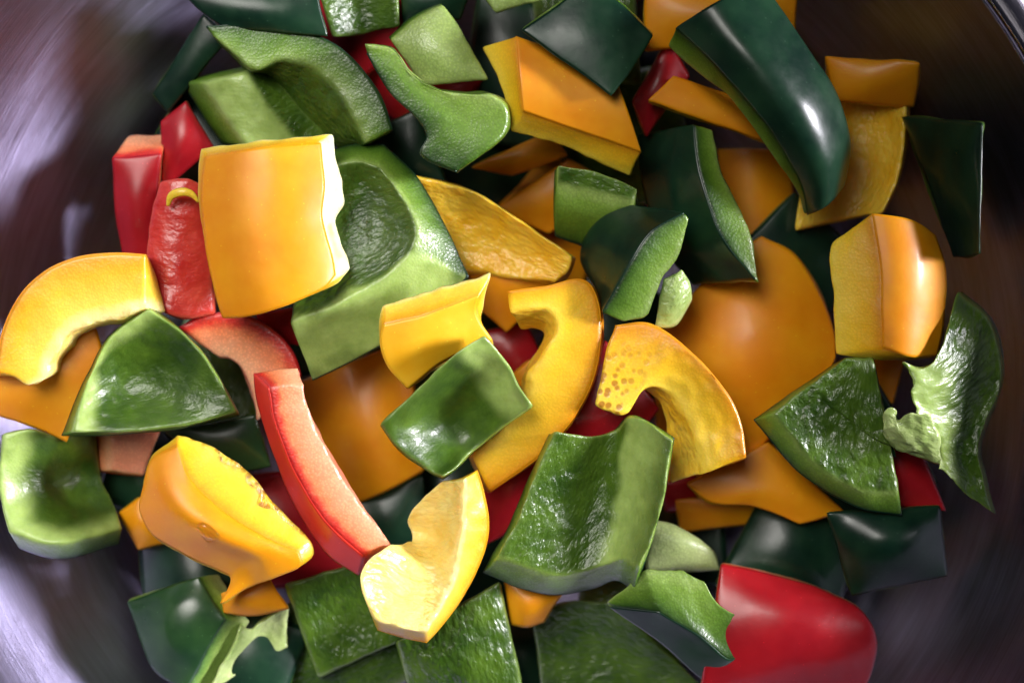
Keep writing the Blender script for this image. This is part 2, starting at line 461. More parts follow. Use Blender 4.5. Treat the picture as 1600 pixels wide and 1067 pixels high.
def lathe(name, prof, m, parent, seg=160, close=True):
    prof = [(r * S, z * S) for r, z in prof]
    n = len(prof); V = []; F = []; UV = []
    for i in range(seg):
        a = 2 * math.pi * i / seg
        for r, z in prof: V.append((r * math.cos(a), r * math.sin(a), z))
    Ls = [0]
    for p, q in zip(prof, prof[1:]): Ls.append(Ls[-1] + math.dist(p, q))
    Ls.append(Ls[-1] + math.dist(prof[-1], prof[0]))
    for i in range(seg):
        j = (i + 1) % seg
        for k in range(n if close else n - 1):
            l = (k + 1) % n
            F.append((i * n + k, j * n + k, j * n + l, i * n + l))
            u0, u1 = i / seg * 9, (i + 1) / seg * 9
            v0, v1 = Ls[k] * 10, Ls[k + 1] * 10
            UV += [(u0, v0), (u1, v0), (u1, v1), (u0, v1)]
    return new_mesh(name, np.array(V), F, m, parent, None, UV)
bowl = bpy.data.objects.new('steel_bowl', None); bowl.empty_display_size = .05
bowl.location = (BC[0], BC[1], 0); C.objects.link(bowl)
bowl['label'] = 'brushed stainless steel mixing bowl holding all the chopped peppers'
bowl['category'] = 'bowl'
inside = list(zip(WALL_R[1:], WALL_Z[1:]))
cp = curve([(r, 0, z) for r, z in inside], 60)
ins = [(p[0], p[2]) for p in cp]
outs = [(r + 5, z - 6) for r, z in ins][::-1]
lathe('bowl_wall', [(0.5, -440)] + ins[:-1] + [(951, 112), (957, 108)] + outs[1:-1] + [(0.5, -446)], steel('brushed_steel', (.54, .50, .76), .42, 170), bowl, 192)
rimp = []
for k in range(14):
    a = 2 * math.pi * k / 14
    rimp.append((976 + 24 * math.cos(a), 118 + 9 * math.sin(a)))
lathe('rim', rimp, steel('rim_steel', (.72, .68, .78), .28, 90), bowl, 192)
tm, tnt, tb = mat('dark_table')
tb.inputs['Base Color'].default_value = (.05, .045, .06, 1); tb.inputs['Roughness'].default_value = .55
T = at(np.array([[0, 0, 0]]))
tz = -452 * S
tv = np.array([(-.6, -.6, tz), (.6, -.6, tz), (.6, .6, tz), (-.6, .6, tz), (-.6, -.6, tz - .03), (.6, -.6, tz - .03), (.6, .6, tz - .03), (-.6, .6, tz - .03)])
to = new_mesh('table_top', tv, [(0, 1, 2, 3), (7, 6, 5, 4), (0, 4, 5, 1), (1, 5, 6, 2), (2, 6, 7, 3), (3, 7, 4, 0)], tm, None)
to.data.polygons.foreach_set('use_smooth', [False] * 6)
to['kind'] = 'structure'; to['label'] = 'dark table top under the steel bowl'

# ================================================================== the peppers, top of the pile first
# --- yellow
piece('y', 'large square yellow piece lying skin up, with a torn white right edge',
      [(320, 243, 38), (500, 223, 40), (524, 430, 36), (348, 498, 30)], 'top', bu=30, bv=8,
      b={4: (313, 231, 4), 5: (520, 208, 8), 6: (548, 422, 2), 7: (352, 494, -6)},
      cur={'01': [(410, 230)], '12': [(508, 290), (505, 340), (520, 400)], '23': [(500, 455), (440, 480), (385, 496)], '30': [(335, 455), (320, 380), (314, 300)],
           '56': [(532, 260), (540, 310), (527, 350), (545, 395)]}, jag=3.5, fm='yw', rib=[('u', .95, .985)], ribcut=1)
piece('y', 'yellow wedge with a glossy pale left end, leaning behind the small bright green block',
      [(597, 507, 52), (750, 462, 40), (772, 532, 8), (637, 608, 26)], 'top', bd=10,
      b={4: (597, 474, 34), 5: (773, 423, 26), 6: (775, 540, -25), 7: (634, 611, -8)},
      cur={'01': [(670, 490, 56)], '12': [(745, 490)], '45': [(680, 450)], '30': [(606, 575), (592, 535)], '23': [(700, 560)], '56': [(756, 470), (752, 505)]}, jag=3, fm='yw', sm='yl')
piece('y', 'hook shaped yellow strip curving down behind the small bright green block',
      [(792, 457, 22), (765, 768, -40), (735, 708, -34), (797, 488, 16)], 'e01',
      cur={'01': [(850, 447, 20), (918, 440, 14), (939, 520, 10), (915, 620, 0), (850, 706, -20)],
           '23': [(785, 665, -24), (816, 615, -10), (826, 580, 0), (850, 545, 8), (868, 505, 14), (848, 483, 18)],
           '67': [(775, 668, -94), (808, 615, -80), (820, 575, -70), (838, 548, -62), (850, 525, -56), (835, 515, -52)]},
      b={4: (800, 462, -42), 5: (762, 772, -100), 6: (730, 712, -95), 7: (812, 515, -46)}, jag=2.5)
piece('y', 'curved yellow slice at the left edge with its pale cut face up',
      [(-6, 582, 30), (228, 398, 40), (226, 480, 34), (50, 600, 22)], 'e01',
      cur={'01': [(4, 520), (30, 462), (70, 425), (120, 402), (175, 396)], '23': [(205, 488), (180, 500), (140, 506), (104, 522), (92, 545), (78, 565), (74, 588)],
           '30': [(40, 602), (18, 588)], '12': [(229, 440)]},
      b={4: (-10, 590, -25), 5: (232, 400, -20), 6: (262, 490, -10), 7: (70, 590, -30)}, jag=3.5, fm='yw', rib=[('v', .86, 1.3)], ribcut=1)
piece('y', 'flat yellow piece at the left edge lying under the curved yellow slice',
      [(-30, 570, -38), (150, 512, -20), (104, 690, -34), (-30, 640, -46)], 'top', bd=14,
      cur={'12': [(158, 560), (125, 640)], '23': [(60, 670)]}, jag=3)
p = piece('y', 'orange yellow chunk with a wet cut face and a water drop on its skin',
      [(221, 770, 22), (278, 694, 40), (466, 862, 44), (344, 943, 8)], 'top', bd=34,
      b={4: (222, 776, -16), 5: (277, 678, 20), 6: (487, 843, 24), 7: (350, 946, -18)},
      cur={'01': [(238, 718)], '12': [(300, 752, 56), (345, 798, 62), (405, 836, 56)], '23': [(470, 885), (430, 903), (390, 918, 10)],
           '30': [(362, 905, 8), (345, 890, 10), (290, 866, 14), (240, 835, 18), (219, 800)],
           '56': [(340, 698, 28), (395, 738, 30), (425, 778, 30), (462, 818, 28)]}, jag=3.2, bump=2.0, pores=('w', .72, .98))
piece('y', 'bright yellow V shaped piece with a glowing lower flap, nearest the bottom centre',
      [(690, 752, 14), (726, 746, 64), (664, 984, 66), (584, 966, 70)], 'bot', off=(6, 6, -44),
      b={4: (694, 754, -24), 5: (746, 733, 34), 6: (666, 1005, 26), 7: (590, 984, 24)},
      cur={'01': [(708, 752, 36)], '12': [(722, 800, 60), (712, 858, 52), (706, 905, 54), (690, 948, 60)],
           '56': [(762, 788, 28), (762, 845, 20), (738, 910, 18), (703, 965, 22)],
           '30': [(566, 924, 76), (566, 888, 74), (600, 856, 58), (646, 842, -34), (638, 806, -34), (664, 775, -12)],
           '23': [(625, 980, 68)], '67': [(625, 996, 26)]},
      bt=-30, bb=-24, jag=4.5, bump=3.6, dry=.15, fm='yw', rnd=3)
piece('y', 'barrel shaped yellow chunk on the right, with its bright cut face to the left',
      [(1362, 333, 62), (1462, 368, 20), (1464, 556, 14), (1380, 545, 60)], 'top', bu=22, bv=6,
      b={4: (1297, 377, 24), 5: (1455, 372, -36), 6: (1455, 558, -36), 7: (1303, 553, 24)},
      cur={'01': [(1420, 342)], '12': [(1478, 420), (1476, 500)], '30': [(1377, 460), (1372, 400)], '74': [(1300, 470), (1292, 410)], '23': [(1425, 560)]}, jag=1.5)
piece('y', 'curved yellow piece with a porous spongy end, above the square green piece',
      [(960, 508, 18), (1165, 714, 26), (1097, 742, 8), (930, 632, 12)], 'e01',
      cur={'01': [(1015, 506), (1078, 548, 26), (1135, 612, 30), (1158, 665)], '23': [(1087, 690, 8), (1060, 632, 8), (1028, 606, 8), (1000, 615), (985, 645), (965, 650)],
           '30': [(940, 590), (946, 545)]},
      b={4: (962, 515, -30), 5: (1166, 718, -26), 6: (1044, 755, -56), 7: (935, 630, -30)}, jag=3.2, bump=2.6, pores=('u', .30, .10))
piece('y', 'orange yellow block with a bright cut front, under the flat dark green flap',
      [(806, 56, 0), (960, 112, 6), (1003, 238, -4), (816, 174, 16)], 'top', bv=12,
      b={4: (750, 72, -46), 5: (940, 100, -60), 6: (986, 279, -44), 7: (797, 206, -20)},
      cur={'23': [(900, 204)], '67': [(880, 230)], '74': [(785, 140), (768, 105)]}, jag=2)
piece('y', 'bumpy inner side of an amber piece, right of the big green piece',
      [(640, 274, -70), (895, 402, -52), (865, 440, -70), (690, 420, -100)], 'bot',
      cur={'01': [(720, 292), (800, 336), (850, 370)], '12': [(885, 425)]}, bd=-12, bump=2.5,
      b={4: (638, 272, -105), 5: (900, 405, -88), 6: (868, 452, -110), 7: (690, 430, -140)})
piece('y', 'amber flank hanging below the bumpy amber piece, above the yellow wedge',
      [(730, 392, -96), (872, 438, -92), (790, 520, -120), (735, 470, -130)], 'top', off=(0, 0, -34), bd=10)
piece('y', 'large smooth orange piece lying skin up right of centre',
      [(1030, 510, -104), (1190, 368, -94), (1306, 560, -84), (1170, 720, -96)], 'top', bd=30,
      cur={'01': [(1075, 465), (1130, 410)], '12': [(1245, 400), (1285, 465), (1304, 520)], '23': [(1280, 610), (1225, 660)], '30': [(1090, 640)]})
piece('y', 'torn orange flap poking out below the large smooth orange piece',
      [(1072, 755, -84), (1200, 690, -84), (1320, 800, -92), (1250, 818, -84)], 'top', bd=10,
      cur={'30': [(1220, 806), (1170, 788), (1110, 786)]}, jag=4)
piece('y', 'dark amber piece lowest under the torn orange flap',
      [(1055, 780, -170), (1290, 760, -160), (1330, 802, -176), (1062, 832, -178)], 'top', bd=8)
piece('y', 'broad amber piece with a folded right side, behind the big dark green arch',
      [(1280, 130, -70), (1420, 150, -58), (1378, 332, -70), (1240, 360, -96)], 'bot', bd=-6,
      cur={'01': [(1345, 140, -92)], '12': [(1416, 215), (1402, 285)], '23': [(1330, 340, -100)]}, off=(2, 2, -34), turn=1, bump=2)
piece('y', 'amber triangular tip sticking out left from under the big dark green arch',
      [(1010, 158, -30), (1052, 118, -40), (1260, 190, -60), (1215, 228, -52)], 'top', off=(0, 4, -30), bd=6)
piece('y', 'brown amber wall behind the big dark green arch at the top edge',
      [(1005, -20, -120), (1248, -20, -120), (1244, 60, -130), (1008, 80, -134)], 'top', bd=14)
piece('y', 'dim amber piece at the upper right, half lost in shadow behind the broad folded one',
      [(1288, 88, -150), (1440, 96, -110), (1430, 170, -150), (1300, 160, -150)], 'top', bd=10, rnd=9, wob=5)
piece('y', 'dim brownish orange piece under the tall green slice right of centre',
      [(1120, 232, -150), (1235, 236, -150), (1248, 400, -160), (1130, 410, -160)], 'top', bu=14)
piece('y', 'dim orange stub beneath the barrel shaped yellow chunk',
      [(1330, 520, -80), (1420, 540, -90), (1395, 630, -100), (1350, 640, -96)], 'top', bd=8)
piece('y', 'long dim orange piece crossing under the red strip, left of centre',
      [(455, 600, -150), (640, 530, -140), (662, 735, -140), (553, 790, -150)], 'top', bu=16, bd=10,
      cur={'30': [(510, 720)], '23': [(610, 765)]})
piece('y', 'dim orange slab slanting in the gap above the bumpy amber piece',
      [(770, 330, -150), (888, 248, -130), (965, 290, -140), (858, 366, -150)], 'top', bd=8)
piece('y', 'dim orange stub under the curled green slice near the top centre',
      [(735, 262, -110), (860, 205, -110), (888, 245, -112), (800, 275, -120)], 'top', bd=8)
piece('y', 'small yellow bit tucked under the tail of the orange yellow chunk',
      [(345, 925, -40), (420, 900, -36), (452, 952, -48), (350, 956, -50)], 'top', bd=12,
      cur={'23': [(400, 962)]})
piece('y', 'small dim orange end poking out left of the orange yellow chunk',
      [(186, 800, -90), (220, 775, -80), (262, 850, -90), (215, 860, -96)], 'top', bd=14)
piece('y', 'rounded orange end below the square green piece',
      [(786, 905, -66), (880, 925, -66), (850, 972, -74), (800, 976, -76)], 'top', bd=12, cur={'23': [(825, 980)]})
piece('y', 'sliver of orange inside the crook of the hook shaped yellow strip',
      [(800, 585, -110), (830, 560, -105), (840, 620, -120), (812, 640, -120)], 'top', bd=5, step=4)
# --- red
piece('r', 'bright red curved strip with its peach cut face up, at the centre left',
      [(420, 606, 58), (474, 600, 56), (606, 842, 40), (568, 868, 44)], 'e30',
      cur={'30': [(515, 820, 50), (465, 745, 54), (433, 668, 58)], '12': [(483, 645), (510, 703), (545, 762), (575, 806)], '01': [(447, 602)],
           '74': [(512, 868, 4), (468, 806, 8), (436, 738, 10), (412, 665, 14), (400, 620, 14)]},
      sm='rl', b={4: (397, 581, 24), 5: (464, 574, 20), 6: (615, 850, 4), 7: (560, 900, 0)}, jag=4.5, dry=.3)
piece('r', 'red curved slice with a pinkish cut face, lying under the bright red strip',
      [(278, 512, -48), (470, 590, -50), (402, 658, -60), (345, 560, -60)], 'e01',
      cur={'01': [(320, 492), (380, 490), (430, 518), (460, 555)], '23': [(395, 620), (380, 580), (362, 562)]}, off=(0, 0, -45), dry=.4)
piece('r', 'glossy red piece standing upright under the left side of the square yellow piece',
      [(250, 285, -28), (325, 290, -34), (334, 490, -40), (226, 470, -30)], 'bot', bu=16, 
      cur={'30': [(228, 410), (238, 330)], '23': [(280, 496)], '01': [(285, 278)]}, off=(4, 2, -36), bump=2.4, fm='d')
piece('r', 'dark red block at the far left of the pile beside the steel',
      [(174, 246, -70), (252, 240, -66), (238, 420, -86), (190, 396, -90)], 'top', bd=10,
      b={4: (200, 210, -100), 5: (262, 206, -100), 6: (240, 425, -120), 7: (192, 400, -120)}, cur={'30': [(180, 330)]})
piece('r', 'dim red piece rising behind the two upright reds at the left',
      [(250, 190, -80), (290, 158, -80), (335, 230, -80), (255, 300, -88)], 'top', bd=10)
piece('r', 'dim red chunk half hidden under the left green triangle',
      [(170, 665, -70), (258, 650, -66), (225, 742, -80), (172, 735, -82)], 'bot', bd=4,
      b={4: (146, 668, -105), 5: (258, 655, -104), 6: (224, 746, -118), 7: (148, 738, -112)}, dry=.5)
piece('r', 'dark red piece in the gap between the hook strip and the spongy yellow piece',
      [(850, 690, -72), (945, 530, -66), (1030, 640, -78), (985, 700, -80)], 'top', bd=10)
piece('r', 'deep red sliver in the hollow of the hook shaped yellow strip',
      [(735, 525, -150), (820, 500, -150), (860, 580, -156), (790, 610, -150)], 'top', bd=8)
piece('r', 'dark red piece deep between the V shaped yellow and the square green piece',
      [(745, 760, -120), (860, 680, -116), (850, 800, -126), (760, 850, -130)], 'top', bd=8)
piece('r', 'dark red scrap under the tip of the spongy curved yellow piece',
      [(1030, 755, -140), (1090, 742, -140), (1092, 800, -150), (1040, 800, -150)], 'top', bd=4)
piece('r', 'dim crimson piece in the shade left of the big dark green arch',
      [(985, 160, -70), (1045, 60, -66), (1078, 120, -72), (1010, 215, -80)], 'top', bd=8)
piece('r', 'glossy red piece lying skin up at the lower right',
      [(1126, 880, -34), (1290, 924, -46), (1340, 1095, -60), (1090, 1095, -50)], 'top', bv=26, bd=30, rnd=6,
      cur={'01': [(1185, 892), (1260, 912)], '12': [(1345, 952), (1372, 1000), (1364, 1052)]}, off=(0, -4, -46))
piece('r', 'dark red piece in the shade between the green quarter disc and the pale torn piece',
      [(1340, 640, -150), (1430, 680, -150), (1480, 800, -150), (1400, 790, -150)], 'top', bd=10)
piece('r', 'dim red bit under the square yellow piece beside the green cut',
      [(400, 490, -70), (460, 480, -70), (470, 540, -80), (410, 530, -80)], 'top', bd=4)
# --- green
piece('g', 'large hollow green piece beneath the square yellow piece, with a broad pale cut front',
      [(505, 262, -14), (592, 262, -16), (640, 402, -6), (452, 506, 0)], 'bot', bt=-20, bb=-50,
      b={4: (480, 250, -60), 5: (598, 224, -52), 6: (736, 432, -46), 7: (487, 597, -44)},
      cur={'01': [(555, 252)], '12': [(625, 305), (650, 355)], '23': [(590, 440, -4), (520, 478, 0)],
           '56': [(650, 275), (695, 350), (722, 405)], '67': [(660, 505), (590, 545)], '30': [(465, 440, -20), (490, 340, -26)]}, jag=1.5, calm=.25, ribcut=1, rib=[('v', .93, 1.0)])
piece('g', 'small bright green block with a grooved wet inner side, at the centre',
      [(594, 664, 62), (755, 522, 76), (834, 632, 62), (692, 746, 50)], 'bot', off=(0, 3, -36),
      cur={'01': [(635, 622, 70), (705, 558, 80)], '12': [(795, 570, 58), (815, 605, 66)], '23': [(805, 652, 40), (748, 698, 4), (715, 730, 34)],
           '30': [(670, 735, 30), (625, 702, 44)]}, bd=-34, jag=2, bump=2.2, rib=[('u', .70, .84, .9, 1.05, .6)], rnd=3, calm=.8)
piece('g', 'square green piece with a glistening veined inner wall and thick pale right rim',
      [(868, 672, 34), (1051, 690, 64), (1003, 880, 54), (778, 868, 26)], 'bot',
      cur={'01': [(920, 682, 14), (962, 672, -2), (992, 650, 34)], '23': [(975, 868, 22), (935, 886, -6), (860, 896, 8)],
           '12': [(1040, 760), (1022, 830)], '30': [(815, 800), (838, 740)]}, bd=-12, bt=-6,
      b={4: (858, 676, -8), 5: (1055, 684, 50), 6: (992, 924, -6), 7: (752, 894, -16)}, jag=4, bump=2.6, turn=1, rib=[('u', .56, .66, .70, 1.02, .85)])
piece('g', 'green triangular cap with a hollow inside, point up, left of the bright red strip',
      [(140, 588, 20), (234, 482, 34), (370, 645, 18), (112, 675, 22)], 'bot',
      cur={'01': [(175, 525, 30)], '12': [(275, 512, 26), (318, 555, 22), (350, 605, 20)], '23': [(300, 663, 26), (200, 674, 28)], '30': [(122, 640)]},
      bd=-46, jag=1, bump=1.6, calm=.5, rib=[('u', .22, .08), ('v', .16, .04)],
      b={4: (134, 590, -16), 5: (235, 478, 4), 6: (375, 650, -10), 7: (94, 681, -12)})
piece('g', 'L shaped green chunk at the left edge, hollow to the right, on bare steel',
      [(4, 676, -4), (146, 672, -86), (194, 826, -64), (14, 832, -4)], 'bot',
      cur={'01': [(50, 668, -6), (92, 682, -40)], '12': [(158, 740, -96), (180, 790, -86)], '23': [(110, 846, -4), (60, 846, -2)], '30': [(-2, 760)]}, bd=-36, calm=.6, rib=[('u', .36, .14), ('v', .78, .95)],
      b={4: (0, 678, -50), 5: (150, 670, -122), 6: (188, 850, -100), 7: (28, 858, -50)}, bump=2, rnd=5)
piece('g', 'quarter disc of green pepper on the right with a glistening blistered inside',
      [(1212, 646, 30), (1322, 560, 36), (1362, 557, 38), (1404, 768, 24)], 'bot',
      cur={'30': [(1340, 762), (1268, 718)], '23': [(1395, 700), (1378, 625)]}, bd=-8,
      b={4: (1175, 655, 4), 5: (1320, 558, 4), 6: (1364, 556, 6), 7: (1411, 806, -2)}, bump=3,
      )
g7 = piece('w', 'pale torn green piece with ragged white membrane, in half shadow at the right',
      [(1410, 566, -6), (1496, 452, -60), (1551, 802, -60), (1470, 726, -46)], 'bot',
      cur={'01': [(1436, 572, -4), (1462, 560, -12), (1480, 520, -30)], '12': [(1545, 500, -60), (1562, 590, -66), (1528, 690, -54), (1536, 745)], '23': [(1508, 770)],
           '30': [(1462, 690, -30), (1448, 655, -10), (1430, 640, -4), (1424, 612, 2), (1430, 590, 0)]}, jag=9, jagu=1, wob=3, bt=-8, bd=-14, off=(6, 2, -44), bump=2.4,
      rib=[('u', .50, .12)], step=4.2, fm='g')  # pale torn rim at left; darker flesh paints in the right side's shade
piece('w', '', [(1379, 650, -8), (1452, 650, -6), (1474, 724, -46), (1390, 696, -42)], 'bot', part_of=g7, name='membrane', noskin=True,
      cur={'01': [(1384, 634, -2), (1394, 640, -6), (1398, 660, -14), (1412, 648, -4), (1432, 646, -2)], '30': [(1376, 676, -24)]}, off=(2, 2, -14), jag=6, wob=4, step=4, bd=10, bump=3, rnd=2)
piece('g', 'largest dark green glossy arch, skin up with a bluish highlight, upper right',
      [(1055, 44, 60), (1190, -30, 50), (1318, 290, -10), (1262, 338, 10)], 'top', bv=34, bu=34,
      cur={'01': [(1110, 8, 66)], '12': [(1255, 65), (1305, 140), (1328, 220)], '23': [(1292, 322)], '30': [(1250, 285, 30), (1212, 218, 52), (1180, 175, 60), (1128, 115, 64)],
           '74': [(1240, 292, -10), (1196, 230, 8), (1140, 155, 14), (1082, 112, 14)]},
      b={4: (1043, 74, 14), 5: (1180, -20, 0), 6: (1305, 290, -46), 7: (1256, 336, -30)}, jag=1)
g9 = piece('g', 'green chunk with dark skin left and pale cut face right, touching the spongy yellow',
      [(1069, 333, 46), (1074, 340, 44), (975, 503, 30), (941, 489, 34)], 'e30',
      cur={'30': [(985, 412, 54), (1018, 362, 54)], '12': [(1064, 398, 36), (1034, 440, 32), (1012, 494, 28)], '01': [(1072, 336)], '23': [(958, 497)],
           '74': [(906, 402, -70), (930, 346, -60)]},
      b={4: (976, 319, -46), 5: (1000, 340, -80), 6: (960, 480, -80), 7: (938, 462, -50)}, step=4, jag=1.5)
piece('w', '', [(1036, 432, 10), (1066, 420, 8), (1081, 465, -10), (1024, 512, -6)], 'bot', part_of=g9, name='membrane', noskin=True,
      cur={'12': [(1078, 440)], '23': [(1058, 505)]}, off=(0, 4, -30), bd=10, step=4)
piece('g', 'tall green slice with dark skin left and bright cut edge, above the smooth orange piece',
      [(1086, 194, -20), (1116, 202, -24), (1188, 442, -4), (1182, 436, 0)], 'e30',
      cur={'30': [(1130, 372, 8), (1096, 275, 2)], '12': [(1132, 275, -14), (1168, 345, -6)]},
      b={4: (996, 212, -120), 5: (1030, 205, -130), 6: (1120, 440, -120), 7: (1082, 446, -100)}, step=5, jag=2)
piece('g', 'curled green slice with a pale grainy cut face and pointed tip, near the top centre',
      [(569, 71, 44), (764, 146, 30), (714, 270, 24), (572, 84, 42)], 'e23',
      cur={'01': [(610, 76), (628, 105), (655, 128), (700, 143)], '12': [(790, 165, 24), (792, 200, 20), (768, 232)], '23': [(656, 244, 28), (668, 214, 30), (650, 184, 34), (605, 140, 38)]},
      off=(4, -2, -46), jag=2.5)
piece('w', 'pale inner face of a green wedge behind the curled green slice at the top',
      [(610, 62, -30), (692, 8, -26), (765, 126, -24), (660, 134, -34)], 'bot', bd=16, dry=1, bump=1,
      cur={'01': [(645, 30)], '12': [(708, 28), (740, 80)]}, fm='g', off=(-4, -4, -34))
piece('g', 'dark green arch slice with an olive cut face, near the top left',
      [(321, 42, 20), (614, 204, 4), (572, 222, 0), (338, 60, 18)], 'e01',
      cur={'01': [(400, 38), (470, 46), (540, 82), (590, 140)], '23': [(556, 192), (525, 142), (480, 106), (435, 96), (395, 110), (360, 78)],
           '67': [(520, 232, -60), (470, 190, -56), (440, 150, -50), (415, 122, -46), (388, 112, -44), (356, 80, -40)]}, dz=-30,
      b={4: (324, 46, -36), 5: (612, 206, -56), 6: (555, 240, -60), 7: (340, 64, -36)}, step=4.5)
piece('g', 'green block with a bright wet inner wall, directly above the square yellow piece',
      [(322, 130, -30), (410, 101, -30), (512, 214, -50), (388, 230, -28)], 'bot',
      cur={'01': [(370, 116, -20)], '23': [(445, 235, -40)]}, bd=6,
      b={4: (278, 126, -60), 5: (412, 96, -70), 6: (515, 216, -90), 7: (346, 226, -62)}, bump=1.5, rib=[('u', .75, .6)], dz=-30)
piece('g', 'dark green piece at the top edge, skin up with a grey sheen',
      [(278, -20, -10), (492, -30, -10), (512, 58, -14), (350, 42, -14)], 'top', bd=14, cur={'30': [(310, 16)], '23': [(440, 52)]})
piece('g', 'dim green piece with a streaked inner wall at the top edge left of centre',
      [(498, -20, -40), (620, -20, -44), (624, 40, -52), (520, 58, -50)], 'bot', cur={'01': [(560, -20, -60)], '23': [(575, 52, -70)]})
piece('g', 'dim narrow green slab at the top left beside the steel',
      [(318, 20, -70), (362, 56, -70), (262, 178, -90), (238, 148, -90)], 'top', bd=4)
piece('g', 'dark green flat flap lying skin up over the orange yellow block at the top',
      [(814, 48, 36), (910, -20, 30), (1022, 56, 34), (955, 152, 44)], 'top', bd=8,
      cur={'12': [(960, 0)], '23': [(990, 108)]}, off=(0, -3, -30), jag=1)
piece('g', 'small green piece with a pale upper cut, left of the tall green slice',
      [(869, 257, -22), (996, 296, -26), (990, 312, -30), (872, 285, -34)], 'bot', off=(0, 0, -34),
      cur={'01': [(930, 268)]}, b={7: (866, 372, -70), 6: (990, 420, -80), 4: (866, 262, -50), 5: (996, 302, -60)})
piece('g', 'green chunk with a grainy pale top and dark skin, touching the glossy red piece',
      [(1006, 890, 10), (1100, 908, 0), (1168, 966, -6), (1030, 955, 8)], 'e23',
      cur={'01': [(1035, 888), (1070, 892)], '12': [(1122, 942), (1138, 952)], '23': [(1146, 1030, -10), (1090, 990, 4)]},
      b={4: (948, 942, -20), 5: (1095, 912, -40), 6: (1150, 1024, -46), 7: (950, 945, -26)}, jag=3.5, bump=2.4)
piece('w', 'pale green piece under the right edge of the square green piece',
      [(1010, 815, -70), (1092, 842, -76), (1126, 892, -90), (1008, 892, -70)], 'bot', bd=12, dry=.8, cur={'01': [(1045, 818)], '12': [(1115, 862)]})
piece('g', 'dim green slab with a wet grey inner wall, bottom left of the V shaped yellow',
      [(444, 912, -70), (600, 860, -70), (645, 990, -86), (498, 1060, -90)], 'bot', bd=-8,
      cur={'01': [(520, 890)]}, turn=1)
piece('g', 'green slab under the V shaped yellow piece at the bottom edge, ribbed inner wall up',
      [(618, 1000, -50), (782, 908, -50), (818, 1085, -70), (640, 1085, -70)], 'bot', bd=6, bu=8, turn=1, bump=2.5)
g23 = piece('w', 'grey green glossy chunk at the bottom left with a pale rim, near the steel',
      [(198, 940, -72), (312, 900, -60), (352, 966, -50), (290, 1080, -70)], 'top', bd=16, sm='w',
      cur={'12': [(330, 930)], '23': [(326, 1010, -54)], '30': [(235, 1040)]}, 
      b={4: (200, 935, -110), 5: (342, 896, -90), 6: (392, 972, -84), 7: (345, 1080, -110)})
piece('w', '', [(374, 972, -62), (452, 948, -74), (448, 1010, -92), (318, 1088, -76)], 'bot', part_of=g23, name='membrane', noskin=True,
      cur={'01': [(392, 984, -78), (412, 966, -80)], '30': [(362, 1010, -62)]}, off=(0, 0, -26), jag=5, bd=-10)
piece('g', 'dim green piece under the right side of the left green triangle',
      [(255, 672, -90), (400, 648, -90), (424, 730, -96), (340, 745, -100)], 'top', bd=6, sm='w')
piece('g', 'dark green piece in the hollow between the red strip and the V shaped yellow',
      [(520, 790, -150), (660, 740, -150), (680, 860, -160), (560, 900, -160)], 'top', bd=14)
piece('g', 'dark green slab in shadow at the bottom, left of the glossy red piece',
      [(830, 960, -120), (960, 940, -115), (1110, 1085, -140), (850, 1090, -140)], 'bot', bd=-6, cur={'01': [(890, 938)]})
piece('g', 'dark green upright slab in the shadow at the far right',
      [(1410, 180, -150), (1538, 192, -40), (1532, 400, -50), (1492, 405, -130)], 'top', bd=8, rnd=9, wob=4)
piece('g', 'dark green glossy piece in the shadow above the glossy red piece',
      [(1290, 800, -150), (1470, 790, -150), (1480, 900, -170), (1330, 930, -170)], 'top', bd=28)
piece('g', 'dark green piece in the deep gap between big green and curled slice',
      [(560, 210, -120), (650, 170, -110), (700, 290, -120), (640, 300, -130)], 'top', bd=6)
piece('g', 'green fragment at the very top edge right of centre',
      [(740, -25, -30), (860, -30, -30), (850, 0, -34), (776, 22, -36)], 'bot', bd=4, dry=1)
piece('g', 'dark green piece at the top edge behind the pale wedge',
      [(625, -25, -60), (740, -25, -60), (720, 30, -70), (630, 40, -70)], 'top', bd=6)

